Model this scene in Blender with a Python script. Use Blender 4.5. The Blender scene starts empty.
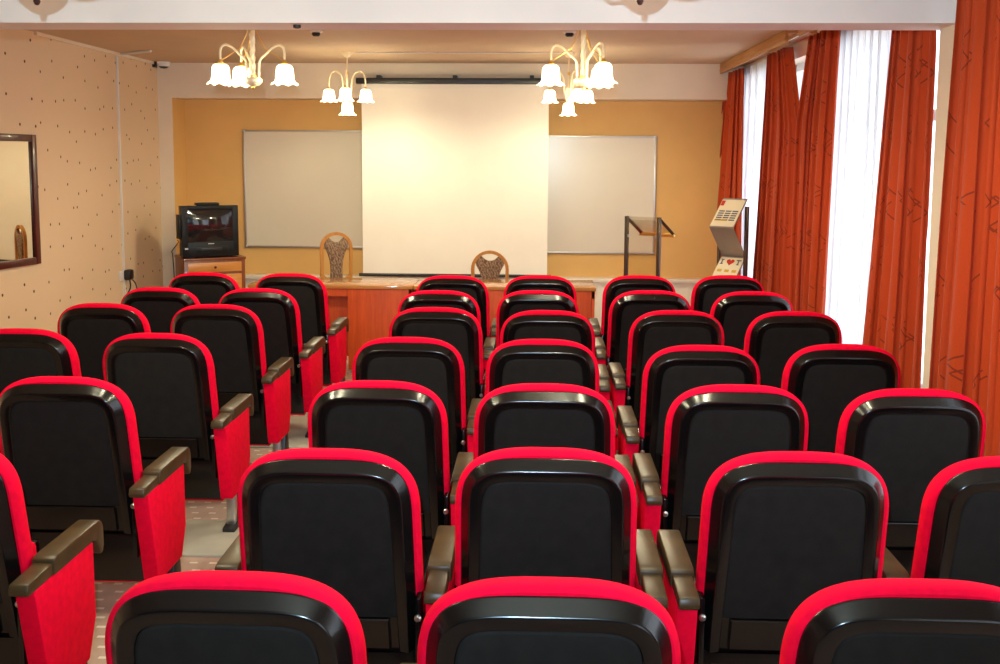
import bpy, bmesh, math, random
from math import sin, cos, pi, radians, atan2, sqrt
from mathutils import Vector, Matrix

S = bpy.context.scene
COL = S.collection
random.seed(7)

# ------------------------------------------------------------------ camera
CAM_Z = 1.73
YAW, PITCH, ROLL, PY = .037, .103, .0056, 262.7
fw = Vector((-sin(YAW)*cos(PITCH), cos(YAW)*cos(PITCH), -sin(PITCH)))
r0 = Vector((cos(YAW), sin(YAW), 0)); u0 = r0.cross(fw)
RT = r0*cos(ROLL) + u0*sin(ROLL); UP = -r0*sin(ROLL) + u0*cos(ROLL)
cd = bpy.data.cameras.new('camera'); cam = bpy.data.objects.new('camera', cd); COL.objects.link(cam)
cam.matrix_world = Matrix(((RT.x, UP.x, -fw.x, 0), (RT.y, UP.y, -fw.y, 0), (RT.z, UP.z, -fw.z, CAM_Z), (0, 0, 0, 1)))
cd.sensor_width = 36; cd.lens = 36.0; cd.shift_y = -(332 - PY)/1000.0; cd.clip_start = .05
S.camera = cam

def at(px, py, X=None, Y=None, Z=None):
    """pixel of the photograph -> point of the room on the plane X, Y or Z"""
    d = fw + RT*((px-500)/1000) - UP*((py-PY)/1000)
    t = X/d.x if X is not None else Y/d.y if Y is not None else (Z-CAM_Z)/d.z
    return Vector((0, 0, CAM_Z)) + d*t

# ------------------------------------------------------------------ light
S.view_settings.view_transform = 'Standard'; S.view_settings.look = 'None'
S.view_settings.exposure = 1.0; S.view_settings.gamma = 1.0; S.view_settings.use_curve_mapping = False
S.cycles.use_denoising = True
S.cycles.max_bounces = 8; S.cycles.diffuse_bounces = 5; S.cycles.glossy_bounces = 4
S.cycles.transmission_bounces = 6; S.cycles.transparent_max_bounces = 8
S.cycles.caustics_reflective = False; S.cycles.caustics_refractive = False
S.cycles.sample_clamp_indirect = 4.0

W = bpy.data.worlds.new('overcast_sky'); S.world = W; W.use_nodes = True
wn = W.node_tree.nodes; wn.clear()
wo = wn.new('ShaderNodeOutputWorld'); wb = wn.new('ShaderNodeBackground')
wb.inputs[0].default_value = (.86, .93, 1, 1); wb.inputs[1].default_value = 2.0
W.node_tree.links.new(wb.outputs[0], wo.inputs[0])

LAMP_W = 8.4          # each chandelier bulb
LAMP_COL = (1, .93, .64)
FLASH_W = 250.0

def lamp(name, loc, power, col, r):
    ld = bpy.data.lights.new(name, 'POINT'); ld.energy = power; ld.color = col; ld.shadow_soft_size = r
    o = bpy.data.objects.new(name, ld); o.location = loc; COL.objects.link(o); return o
# the photographer's flash, just above the lens (its hard shadows are on the beam)
fl = bpy.data.lights.new('camera_flash', 'SPOT'); fl.energy = FLASH_W; fl.color = (.52, .80, 1); fl.shadow_soft_size = .008
fl.spot_size = radians(125); fl.spot_blend = 1.0
flo = bpy.data.objects.new('camera_flash', fl); flo.location = (-.045, -.02, CAM_Z + .14)
flo.rotation_euler = (radians(90+15), 0, radians(2)); COL.objects.link(flo)      # head tilted up
def portal(y0, y1, z0, z1):
    ld = bpy.data.lights.new('window_portal', 'AREA'); ld.shape = 'RECTANGLE'; ld.size = y1-y0; ld.size_y = z1-z0
    ld.cycles.is_portal = True
    o = bpy.data.objects.new('window_portal', ld); o.location = (2.22, (y0+y1)/2, (z0+z1)/2)
    o.rotation_euler = (0, radians(90), 0)
    o.rotation_euler = Matrix(((0, 0, 1), (1, 0, 0), (0, 1, 0))).to_euler()   # local z -> +X, so it shines towards -X
    COL.objects.link(o)

# ------------------------------------------------------------------ helpers
def tag(o, label=None, cat=None, group=None, kind=None):
    if label: o['label'] = label
    if cat: o['category'] = cat
    if group: o['group'] = group
    if kind: o['kind'] = kind
    return o

def empty(name, loc, rz=0, label=None, cat=None, group=None):
    o = bpy.data.objects.new(name, None); o.empty_display_size = .1
    o.location = loc; o.rotation_euler = (0, 0, rz); COL.objects.link(o)
    return tag(o, label, cat, group)

def link(name, me, parent=None, loc=None):
    o = bpy.data.objects.new(name, me); COL.objects.link(o)
    if parent is not None: o.parent = parent
    if loc is not None: o.location = loc
    return o

class MB:
    def __init__(s): s.v = []; s.f = []; s.sm = []; s.uv = None
    def add(s, vs, fs, smooth=False):
        n = len(s.v); s.v += [tuple(v) for v in vs]
        s.f += [tuple(i+n for i in f) for f in fs]; s.sm += [smooth]*len(fs); return s
    def box(s, x0, x1, y0, y1, z0, z1, b=0.0, M=None):
        bm = bmesh.new(); bmesh.ops.create_cube(bm, size=1)
        for v in bm.verts: v.co = Vector(((x0+x1)/2 + v.co.x*(x1-x0), (y0+y1)/2 + v.co.y*(y1-y0), (z0+z1)/2 + v.co.z*(z1-z0)))
        if b: bmesh.ops.bevel(bm, geom=list(bm.edges), offset=b, segments=2, affect='EDGES', profile=.5)
        return s.frombm(bm, M)
    def frombm(s, bm, M=None, smooth=False):
        bm.verts.index_update()
        s.add([(M @ v.co) if M is not None else v.co.copy() for v in bm.verts], [[v.index for v in f.verts] for f in bm.faces], smooth)
        bm.free(); return s
    def prism(s, poly, a0, a1, axis='x', b=0.0, seg=2):
        """polygon in the two other axes, extruded along axis"""
        def P(p, a): return (a, p[0], p[1]) if axis == 'x' else (p[0], a, p[1]) if axis == 'y' else (p[0], p[1], a)
        bm = bmesh.new()
        va = [bm.verts.new(P(p, a0)) for p in poly]; vb = [bm.verts.new(P(p, a1)) for p in poly]; n = len(poly)
        bm.faces.new(va); bm.faces.new(vb[::-1])
        for i in range(n): bm.faces.new((va[i], vb[i], vb[(i+1) % n], va[(i+1) % n]))
        bmesh.ops.recalc_face_normals(bm, faces=bm.faces)
        if b:
            es = [e for e in bm.edges if len(e.link_faces) == 2 and e.calc_face_angle(0) > .5]
            bmesh.ops.bevel(bm, geom=es, offset=b, segments=seg, affect='EDGES', profile=.5)
        return s.frombm(bm)
    def tube(s, pts, r, n=10, caps=True, closed=False):
        pts = [Vector(p) for p in pts]; k = len(pts); rr = r if isinstance(r, (list, tuple)) else [r]*k
        vs = []; fs = []; prev = None
        for i, p in enumerate(pts):
            if closed: t = pts[(i+1) % k] - pts[i-1]
            else: t = pts[min(i+1, k-1)] - pts[max(i-1, 0)]
            t.normalize()
            if prev is None:
                a = Vector((0, 0, 1)) if abs(t.z) < .9 else Vector((1, 0, 0)); prev = t.cross(a).normalized()
            prev = (prev - t*prev.dot(t)).normalized(); q = t.cross(prev)
            vs += [p + (prev*cos(2*pi*j/n) + q*sin(2*pi*j/n))*rr[i] for j in range(n)]
        for i in range(k if closed else k-1):
            for j in range(n):
                a, b2 = i*n, ((i+1) % k)*n
                fs.append((a+j, a+(j+1) % n, b2+(j+1) % n, b2+j))
        s.add(vs, fs, True)
        if caps and not closed: s.add([], []); m = len(s.v)-k*n; s.f += [tuple(m+j for j in range(n))[::-1], tuple(m+(k-1)*n+j for j in range(n))]; s.sm += [False]*2
        return s
    def lathe(s, prof, c=(0, 0, 0), n=24, mod=None, smooth=True):
        vs = []; fs = []
        for i, (r, z) in enumerate(prof):
            for j in range(n):
                a = 2*pi*j/n; q, dz = (r, 0) if mod is None else mod(i, r, a)
                vs.append((c[0]+q*cos(a), c[1]+q*sin(a), c[2]+z+dz))
        for i in range(len(prof)-1):
            for j in range(n): fs.append((i*n+j, i*n+(j+1) % n, (i+1)*n+(j+1) % n, (i+1)*n+j))
        return s.add(vs, fs, smooth)
    def mesh(s, name, mat, sharp=38):
        me = bpy.data.meshes.new(name); me.from_pydata(s.v, [], s.f); me.materials.append(mat)
        me.polygons.foreach_set('use_smooth', s.sm); me.update()
        me.set_sharp_from_angle(angle=radians(sharp))
        bm = bmesh.new(); bm.from_mesh(me); bmesh.ops.recalc_face_normals(bm, faces=bm.faces); bm.to_mesh(me); bm.free()
        return me
    def build(s, name, mat, parent=None, loc=None):
        return link(name, s.mesh(name, mat), parent, loc)

def arc(cx, cy, r, a0, a1, n):
    return [(cx + r*cos(radians(a0+(a1-a0)*i/n)), cy + r*sin(radians(a0+(a1-a0)*i/n))) for i in range(n+1)]

# ------------------------------------------------------------------ materials
class NT:
    def __init__(s, name):
        s.m = bpy.data.materials.new(name); s.m.use_nodes = True; s.t = s.m.node_tree
        s.t.nodes.clear(); s.out = s.t.nodes.new('ShaderNodeOutputMaterial')
    def n(s, typ, **kw):
        nd = s.t.nodes.new(typ)
        for k, v in kw.items(): setattr(nd, k, v)
        return nd
    def l(s, a, b): s.t.links.new(a, b)
    def val(s, sock, v):
        if hasattr(v, 'is_output') and v.is_output: s.l(v, sock)
        else: sock.default_value = v
    def math(s, op, a, b=0.0, c=0.0, clamp=False):
        nd = s.n('ShaderNodeMath', operation=op, use_clamp=clamp)
        s.val(nd.inputs[0], a); s.val(nd.inputs[1], b)
        if len(nd.inputs) > 2: s.val(nd.inputs[2], c)
        return nd.outputs[0]
    def mix(s, f, a, b):
        nd = s.n('ShaderNodeMix', data_type='RGBA'); s.val(nd.inputs[0], f); s.val(nd.inputs[6], a); s.val(nd.inputs[7], b)
        return nd.outputs[2]
    def ramp(s, f, stops):
        nd = s.n('ShaderNodeValToRGB'); s.l(f, nd.inputs[0]); el = nd.color_ramp.elements
        el[0].position, el[0].color = stops[0]; el[1].position, el[1].color = stops[-1]
        for p, c in stops[1:-1]: e = el.new(p); e.color = c
        return nd.outputs[0]
    def coord(s, which='Object', scale=(1, 1, 1)):
        c = s.n('ShaderNodeTexCoord'); mp = s.n('ShaderNodeMapping'); mp.inputs['Scale'].default_value = scale
        s.l(c.outputs[which], mp.inputs[0]); return mp.outputs[0]
    def noise(s, vec, scale, detail=3, rough=.5):
        nd = s.n('ShaderNodeTexNoise'); s.l(vec, nd.inputs['Vector']); nd.inputs['Scale'].default_value = scale
        nd.inputs['Detail'].default_value = detail; nd.inputs['Roughness'].default_value = rough; return nd.outputs[0]
    def bsdf(s, col, rough=.5, metal=0.0, spec=.5, coat=0.0, bump=None, bs=.1, dist=.002, sheen=0.0):
        p = s.n('ShaderNodeBsdfPrincipled'); s.val(p.inputs['Base Color'], col); s.val(p.inputs['Roughness'], rough)
        p.inputs['Metallic'].default_value = metal; p.inputs['Specular IOR Level'].default_value = spec
        p.inputs['Coat Weight'].default_value = coat; p.inputs['Coat Roughness'].default_value = .1
        p.inputs['Sheen Weight'].default_value = sheen
        if bump is not None:
            b = s.n('ShaderNodeBump'); b.inputs['Strength'].default_value = bs; b.inputs['Distance'].default_value = dist
            s.l(bump, b.inputs['Height']); s.l(b.outputs[0], p.inputs['Normal'])
        s.l(p.outputs[0], s.out.inputs[0]); return p

def C4(r, g, b): return (r, g, b, 1)
def hexc(h):
    c = [int(h[i:i+2], 16)/255 for i in (0, 2, 4)]
    return tuple(x/12.92 if x <= .04045 else ((x+.055)/1.055)**2.4 for x in c) + (1,)

def plain(name, col, rough=.5, metal=0.0, spec=.5, var=.12, scale=6, coat=0.0, bs=.08, bscale=60, dist=.001, sheen=0.0):
    t = NT(name); v = t.coord(); nz = t.noise(v, scale)
    dark = tuple(c*(1-var) for c in col[:3])+(1,); lite = tuple(min(1, c*(1+var)) for c in col[:3])+(1,)
    c = t.ramp(nz, [(.3, dark), (.7, lite)])
    t.bsdf(c, rough, metal, spec, coat, t.noise(v, bscale), bs, dist, sheen); return t.m

def wood(name, a, b, axis=2, scale=3.0, rough=.35, coat=.15, stretch=14):
    t = NT(name); sc = [stretch, stretch, stretch]; sc[axis] = 1.0
    v = t.coord('Object', tuple(sc)); n1 = t.noise(v, scale, 6, .6); n2 = t.noise(v, scale*6, 3, .6)
    f = t.math('ADD', t.math('MULTIPLY', n1, .75), t.math('MULTIPLY', n2, .25))
    t.bsdf(t.ramp(f, [(.32, a), (.68, b)]), rough, 0, .5, coat, n2, .06, .001); return t.m

M = {}
M['red'] = plain('red_fabric', C4(.84, .0015, .031), .9, 0, .08, .08, 40, bs=.25, bscale=700, dist=.0008)
M['shell'] = plain('black_plastic', C4(.0035, .003, .003), .2, 0, .45, .2, 5, bs=.05, bscale=220, dist=.0006)
M['panel'] = plain('charcoal_fabric', C4(.0088, .0076, .0066), .8, 0, .2, .25, 25, bs=.3, bscale=600, dist=.0006)
M['arm'] = plain('worn_plastic_lamp_tinted', C4(.055, .034, .013), .38, 0, .4, .25, 14, bs=.15, bscale=300, dist=.0008)  # warm brown base puts the golden lamp reflection into the black plastic's colour
M['steel'] = plain('steel', C4(.6, .6, .6), .3, 1, .5, .05)
M['darksteel'] = plain('dark_steel', C4(.10, .07, .055), .32, .8, .5, .1)
M['white_paint'] = plain('white_wall_paint', hexc('ece4dc'), .75, 0, .3, .03, 3, bs=.15, bscale=40, dist=.003)
M['frame_paint'] = plain('cream_wall_paint', hexc('e6d6c0'), .75, 0, .3, .03, 3, bs=.15, bscale=40, dist=.003)
M['ceiling'] = plain('ceiling_paint', hexc('c9b299'), .8, 0, .3, .04, 2, bs=.15, bscale=30, dist=.003)
M['orange_wall'] = plain('orange_wall_paint', C4(.76, .46, .16), .7, 0, .3, .05, 2, bs=.15, bscale=50, dist=.003)
M['darkwall'] = plain('dark_brown_wall', hexc('4a382c'), .8, 0, .2, .1, 3)
M['board'] = plain('whiteboard_enamel', C4(.75, .68, .55), .22, 0, .5, .02, 2, bs=.01)
M['alu'] = plain('aluminium', C4(.62, .60, .57), .4, .9, .5, .05)
M['screen'] = plain('screen_fabric', hexc('f5efe2'), .8, 0, .2, .015, 4, bs=.05, bscale=400, dist=.0005)
M['black'] = plain('matt_black', C4(.012, .011, .011), .4, 0, .5, .1)
M['desk'] = wood('orange_wood_veneer', C4(.46, .046, .001), C4(.66, .085, .002), 2, 2.0, .6, 0)
M['desktop'] = wood('glossy_wood_top', hexc('b07038'), hexc('cc9052'), 0, 2.0, .10, .5)
M['cabinet'] = wood('brown_wood_veneer', hexc('6e3512'), hexc('8a4a1e'), 2, 2.2, .35, .15)
M['drawer'] = wood('light_wood_veneer', hexc('c07a34'), hexc('d8954a'), 0, 2.2, .35, .15)
M['mahogany'] = wood('mahogany_frame_wood', hexc('3a120e'), hexc('5a1e16'), 2, 2.5, .3, .2)
M['oak'] = wood('golden_oak', hexc('b87830'), hexc('d69a4a'), 2, 3, .35, .2)
M['pelmet'] = wood('pelmet_wood', hexc('a8703c'), hexc('c08a52'), 1, 3, .5, 0)
M['cream'] = plain('cream_lamp_metal', hexc('f0e2bc'), .35, 0, .5, .04)
M['gold'] = plain('gold_metal', C4(.85, .55, .16), .3, 1, .5, .05)
M['bronze'] = plain('dark_bronze', C4(.045, .018, .016), .4, .6, .5, .2)
M['white_plastic'] = plain('white_plastic', C4(.75, .73, .70), .4, 0, .5, .03)
M['tv'] = plain('black_tv_plastic', C4(.006, .006, .006), .45, 0, .3, .15, bs=.15, bscale=400, dist=.0005)
M['trimwhite'] = plain('white_gloss_paint', hexc('efe6d4'), .4, 0, .4, .03)
M['vinyl'] = plain('pale_vinyl', hexc('b9b6a8'), .3, 0, .5, .08, 8)
M['paper'] = plain('cream_paper', hexc('ece0c0'), .7, 0, .3, .03)
M['ink'] = plain('grey_ink', hexc('5a5a6c'), .7, 0, .3, .1)
M['inkred'] = plain('red_ink', hexc('c83018'), .7, 0, .3, .05)
M['inkyellow'] = plain('yellow_ink', hexc('d8a840'), .7, 0, .3, .05)
M['sheetmetal'] = plain('grey_sheet_metal', hexc('9c948a'), .4, .5, .5, .05)

def m_shade():
    t = NT('frosted_glass_shade'); v = t.coord(); nz = t.noise(v, 40)
    d = t.n('ShaderNodeBsdfTranslucent'); d.inputs[0].default_value = C4(.95, .90, .78)
    g = t.n('ShaderNodeBsdfPrincipled'); t.l(t.ramp(nz, [(.3, C4(.9, .86, .76)), (.7, C4(.96, .93, .85))]), g.inputs['Base Color']); g.inputs['Roughness'].default_value = .3
    g.inputs['Emission Color'].default_value = C4(1, .84, .55); g.inputs['Emission Strength'].default_value = 2.5
    mx = t.n('ShaderNodeMixShader'); mx.inputs[0].default_value = .4; t.l(d.outputs[0], mx.inputs[1]); t.l(g.outputs[0], mx.inputs[2])
    tr = t.n('ShaderNodeBsdfTransparent'); tr.inputs[0].default_value = C4(1, .97, .9)
    m2 = t.n('ShaderNodeMixShader'); m2.inputs[0].default_value = .25; t.l(mx.outputs[0], m2.inputs[1]); t.l(tr.outputs[0], m2.inputs[2])
    t.l(m2.outputs[0], t.out.inputs[0]); return t.m
M['shade'] = m_shade()
def m_bulb():
    t = NT('lit_bulb'); e = t.n('ShaderNodeEmission'); e.inputs[0].default_value = C4(1, .8, .5); e.inputs[1].default_value = 12
    t.l(e.outputs[0], t.out.inputs[0]); return t.m
M['bulb'] = m_bulb()

def m_sheer():
    t = NT('sheer_voile'); v = t.coord('Object', (1, 60, 4)); nz = t.noise(v, 3)
    tr = t.n('ShaderNodeBsdfTransparent'); tr.inputs[0].default_value = C4(1, 1, 1)
    tl = t.n('ShaderNodeBsdfTranslucent'); tl.inputs[0].default_value = C4(.92, .94, .97)
    df = t.n('ShaderNodeBsdfDiffuse'); t.l(t.ramp(nz, [(.2, C4(.84, .86, .9)), (.8, C4(.92, .94, .97))]), df.inputs[0])
    a = t.n('ShaderNodeMixShader'); a.inputs[0].default_value = .35; t.l(tl.outputs[0], a.inputs[1]); t.l(df.outputs[0], a.inputs[2])
    b = t.n('ShaderNodeMixShader'); b.inputs[0].default_value = .86; t.l(tr.outputs[0], b.inputs[1]); t.l(a.outputs[0], b.inputs[2])
    t.l(b.outputs[0], t.out.inputs[0]); return t.m
M['sheer'] = m_sheer()

def m_curtain():
    t = NT('rust_curtain_fabric'); uv = t.n('ShaderNodeUVMap'); uv.uv_map = 'UVMap'
    sp = t.n('ShaderNodeSeparateXYZ'); t.l(uv.outputs[0], sp.inputs[0])
    U, V = sp.outputs[0], sp.outputs[1]
    def motif(cw, ch, ox, oy, rr):
        row = t.math('FLOOR', t.math('DIVIDE', t.math('ADD', V, oy), ch))
        uu = t.math('ADD', t.math('ADD', U, ox), t.math('MULTIPLY', row, cw*.5))
        x = t.math('ABSOLUTE', t.math('SUBTRACT', t.math('MODULO', t.math('ADD', uu, 100*cw), cw), cw*.5))
        y0 = t.math('SUBTRACT', t.math('MODULO', t.math('ADD', t.math('ADD', V, oy), 100*ch), ch), ch*.5)
        y = t.math('ABSOLUTE', y0)
        d = t.math('ABSOLUTE', t.math('SUBTRACT', t.math('ADD', x, t.math('MULTIPLY', y, .8)), rr))
        return t.math('LESS_THAN', d, .0034)
    a = motif(.30, .34, 0, 0, .055); b = motif(.30, .34, .035, .05, .045); c = motif(.30, .34, -.03, -.045, .038)
    m = t.math('MAXIMUM', t.math('MAXIMUM', a, b), c)
    vec = uv.outputs[0]
    nd = t.n('ShaderNodeTexNoise'); t.l(vec, nd.inputs['Vector']); nd.inputs['Scale'].default_value = 9; nd.inputs['Detail'].default_value = 1
    m = t.math('MULTIPLY', m, t.math('GREATER_THAN', nd.outputs[0], .47))
    n2 = t.n('ShaderNodeTexNoise'); t.l(vec, n2.inputs['Vector']); n2.inputs['Scale'].default_value = 500; n2.inputs['Detail'].default_value = 1
    base = t.ramp(n2.outputs[0], [(.3, hexc('b63c0e')), (.7, hexc('c84a18'))])
    col = t.mix(t.math('MULTIPLY', m, .6), base, hexc('3c0f08'))
    p = t.bsdf(col, .7, 0, .25, 0, n2.outputs[0], .15, .0006, .1)
    tl = t.n('ShaderNodeBsdfTranslucent'); t.l(col, tl.inputs[0])
    mx = t.n('ShaderNodeMixShader'); mx.inputs[0].default_value = .12
    t.l(p.outputs[0], mx.inputs[1]); t.l(tl.outputs[0], mx.inputs[2]); t.l(mx.outputs[0], t.out.inputs[0]); return t.m
M['curtain'] = m_curtain()

def m_wallpaper():
    t = NT('speckled_wallpaper'); v = t.coord('Object', (1, 1, .72))
    sp = t.n('ShaderNodeSeparateXYZ'); t.l(v, sp.inputs[0]); cb = t.n('ShaderNodeCombineXYZ')
    t.l(t.math('MULTIPLY', sp.outputs[1], 1.35), cb.inputs[0]); t.l(t.math('MULTIPLY', sp.outputs[2], 1.5), cb.inputs[1])
    vo = t.n('ShaderNodeTexVoronoi', voronoi_dimensions='2D'); t.l(cb.outputs[0], vo.inputs['Vector'])
    vo.inputs['Scale'].default_value = 4.0; vo.inputs['Randomness'].default_value = .72
    dot = t.math('LESS_THAN', vo.outputs['Distance'], .050)
    n = t.noise(t.coord(), 260, 2); n3 = t.noise(t.coord(), 2.2)
    base = t.mix(t.math('MULTIPLY', n, .35), hexc('e3c7a5'), hexc('d1b089'))
    base = t.mix(t.math('MULTIPLY', n3, .12), base, hexc('c9ad8a'))
    t.bsdf(t.mix(dot, base, hexc('5a4028')), .7, 0, .3, 0, n, .25, .002); return t.m
M['wallpaper'] = m_wallpaper()

def m_floor():
    t = NT('dashed_carpet_tile'); v = t.coord()
    sp = t.n('ShaderNodeSeparateXYZ'); t.l(v, sp.inputs[0]); X, Y = sp.outputs[0], sp.outputs[1]
    cy = .075; cx = .085
    row = t.math('FLOOR', t.math('DIVIDE', Y, cy))
    xs = t.math('ADD', t.math('ADD', X, t.math('MULTIPLY', row, cx*.42)), 50*cx)
    x = t.math('ABSOLUTE', t.math('SUBTRACT', t.math('MODULO', xs, cx), cx*.5))
    y = t.math('ABSOLUTE', t.math('SUBTRACT', t.math('MODULO', t.math('ADD', Y, 100*cy), cy), cy*.5))
    d = t.math('MULTIPLY', t.math('LESS_THAN', x, .017), t.math('LESS_THAN', y, .008))
    n = t.noise(v, 9, 4); n2 = t.noise(v, 350, 2)
    base = t.ramp(n, [(.3, hexc('b09484')), (.7, hexc('c4a898'))])
    t.bsdf(t.mix(d, base, hexc('e6d9c8')), .55, 0, .4, 0, n2, .2, .001); return t.m
M['floor'] = m_floor()

def m_glass(name, tint, rough=.02):
    t = NT(name); nz = t.noise(t.coord(), 2)
    tr = t.n('ShaderNodeBsdfTransparent'); tr.inputs[0].default_value = tint
    gl = t.n('ShaderNodeBsdfGlossy'); gl.inputs['Roughness'].default_value = rough
    f = t.n('ShaderNodeLayerWeight'); f.inputs[0].default_value = .15
    mx = t.n('ShaderNodeMixShader'); t.l(t.math('ADD', t.math('MULTIPLY', f.outputs[1], .6), t.math('MULTIPLY', nz, .03)), mx.inputs[0])
    t.l(tr.outputs[0], mx.inputs[1]); t.l(gl.outputs[0], mx.inputs[2]); t.l(mx.outputs[0], t.out.inputs[0]); return t.m
M['glass'] = m_glass('window_glass', C4(.97, .98, 1))
M['acrylic'] = m_glass('clear_acrylic', C4(.93, .92, .88))

def m_mirror():
    t = NT('mirror_glass'); nz = t.noise(t.coord(), 3)
    t.bsdf(t.ramp(nz, [(0, C4(.58, .50, .38)), (1, C4(.64, .56, .43))]), .015, 1.0, .5); return t.m
M['mirror'] = m_mirror()
def m_crt():
    t = NT('dark_crt_glass'); nz = t.noise(t.coord(), 3)
    t.bsdf(t.ramp(nz, [(0, C4(.012, .012, .013)), (1, C4(.016, .016, .017))]), .06, 0, .6, .2); return t.m
M['crt'] = m_crt()
def m_pattern():
    t = NT('brown_tapestry_fabric'); v = t.coord('Object', (1, 1, .45))
    w = t.n('ShaderNodeTexWave', wave_type='BANDS', bands_direction='DIAGONAL'); t.l(v, w.inputs[0])
    w.inputs['Scale'].default_value = 24; w.inputs['Distortion'].default_value = 9; w.inputs['Detail'].default_value = 2; w.inputs['Detail Scale'].default_value = 2.5
    t.bsdf(t.ramp(w.outputs[0], [(.2, hexc('6e5844')), (.5, hexc('8a6e56')), (.85, hexc('a88c70'))]), .8, 0, .3, 0, w.outputs[0], .2, .001); return t.m
M['tapestry'] = m_pattern()

# ------------------------------------------------------------------ the room
CEIL = 2.67; XL = -3.81; XW = 2.0; YF = 10.0; YB = 10.35; LINT = 2.325
YK = -3.2                                   # wall behind the photographer
def struct(name, mb, mat, label=None):
    o = mb.build(name, mat); o['kind'] = 'structure'
    if label: o['label'] = label
    return o
struct('floor', MB().box(-5.9, 2.3, YK-.1, 10.6, -.1, 0), M['floor'], 'brownish floor covering with small white dashes')
struct('ceiling', MB().box(-5.9, 2.3, YK-.1, 10.6, CEIL, CEIL+.1), M['ceiling'], 'plain beige painted ceiling')
YJ = 7.55; ANG = radians(10.5)              # the left wall turns outward by this angle in front of YJ
L2 = (XL - sin(ANG)*11, YJ - cos(ANG)*11)
struct('wall_left', MB().prism([(XL, 10.5), (XL, YJ), L2, (L2[0]-.15, L2[1]), (XL-.15, YJ), (XL-.15, 10.5)], 0, CEIL, 'z'), M['wallpaper'], 'cream wallpaper wall with small scattered brown flecks')
# back wall: orange niche framed by a pale pier and lintel
struct('wall_back', MB().box(XL, XW, YB, YB+.15, 0, CEIL), M['orange_wall'], 'orange painted wall at the end of the room')
XN = -3.668
struct('pier', MB().box(XL, XN, YF, YB, 0, CEIL), M['frame_paint'], 'narrow cream pier at the left of the orange wall')
struct('niche_side', MB().box(XN, XN+.004, YF+.004, YB, 0, LINT), M['orange_wall'])
struct('lintel', MB().box(XN, XW, YF, YB, LINT, CEIL), M['frame_paint'], 'cream lintel above the orange wall')
struct('wall_behind', MB().box(-5.9, 2.3, YK-.1, YK, 0, CEIL), M['darkwall'], 'dark brown wall behind the photographer')
# low cream ledge along the back wall
LZ = at(620, 279, Y=YB-.18).z
led = MB(); led.box(-3.6, XW, YB-.14, YB, 0, LZ-.04); led.box(-3.62, XW, YB-.18, YB, LZ-.04, LZ, .006)
for k in range(30): x = -3.5 + k*.18; led.box(x, x+.012, YB-.148, YB-.138, .06, LZ-.08)
struct('baseboard_back', led, M['trimwhite'], 'low cream panelled ledge along the back wall')

# window wall with four openings
OPEN = [(7.25, 9.8), (4.89, 6.95), (1.2, 3.9), (-2.4, .2)]  # last opening is unseen behind the camera, added to brighten the near chairs
WZ0, WZ1 = .45, 2.52
wr = MB(); ys = [YK] + [v for o in sorted(OPEN) for v in o] + [10.5]
for i in range(0, len(ys), 2): wr.box(XW, XW+.25, ys[i], ys[i+1], 0, CEIL)
for a, b in OPEN: wr.box(XW, XW+.25, a, b, 0, WZ0); wr.box(XW, XW+.25, a, b, WZ1, CEIL)
struct('wall_right', wr, M['frame_paint'], 'cream window wall on the right')
struct('pilaster', MB().box(1.862, XW, 4.6, at(940, 33, X=1.862).y, 0, 2.343), M['frame_paint'], 'cream pilaster under the right end of the beam')
for i, (a, b) in enumerate(OPEN):
    f = MB(); x0, x1 = XW+.13, XW+.19; m = (a+b)/2; w = .06
    f.box(x0, x1, a, a+w, WZ0, WZ1); f.box(x0, x1, b-w, b, WZ0, WZ1); f.box(x0, x1, a, b, WZ0, WZ0+w); f.box(x0, x1, a, b, WZ1-w, WZ1)
    f.box(x0, x1, m-.05, m+.05, WZ0, WZ1); f.box(x0, x1, a, b, 1.95, 2.01)
    o = struct('window_%d' % (i+1), f, M['white_plastic'], 'white framed window behind the curtains')  # the last of these is the added, unseen window without curtains
    MB().box(XW+.155, XW+.162, a+w, b-w, WZ0+w, WZ1-w).build('pane', M['glass'], o)
    MB().box(XW-.03, XW+.125, a+.002, b-.002, WZ0+.002, WZ0+.03, .005).build('window_sill', M['white_plastic'], o)
    portal(a, b, WZ0, WZ1)

# the white beam across the room
bm_ = MB().box(-4.9, XW, 4.6, 4.85, 2.343, CEIL)
struct('beam', bm_, M['white_paint'], 'white painted beam crossing the room')
# ceiling moulding and conduits
struct('trim_1', MB().box(XL, XL+.022, YJ, YF, CEIL-.026, CEIL), M['frame_paint'], 'cream moulding where the left wall meets the ceiling')
c = at(117.5, 110, X=XL)
o = MB().box(XL, XL+.018, c.y-.012, c.y+.012, .3, CEIL-.035, .003).build('conduit', M['white_plastic'])
tag(o, 'thin white cable conduit running down the speckled left wall', 'conduit')
p0 = Vector((XL+.03, at(118, 50, X=XL).y, 0)); p1 = at(151, 51, Z=CEIL-.012)
o = MB().tube([(p0.x, p0.y, CEIL-.012), (p1.x, p1.y, CEIL-.012)], .011, 8).build('conduit', M['white_plastic'])
tag(o, 'short white conduit tube on the ceiling beside the left wall', 'conduit')
o = MB().tube([(-1.62, 8.96, CEIL-.006), (-.7, 8.97, CEIL-.006), (.2, 8.96, CEIL-.006)], .006, 6).build('cable', M['white_plastic'])
tag(o, 'thin pale cable along the ceiling between the two far chandeliers', 'cable')
for a, b in [((195, 557), (195, 522)), ((300, 449), (300, 418))]:
    y0 = at(*a, Z=0).y; y1 = at(*b, Z=0).y
    s = struct('trim_2', MB().box(-1.95, -.62, y0, y1, 0, .012, .003), M['vinyl'], 'pale grey floor strip across the aisle')

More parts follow.
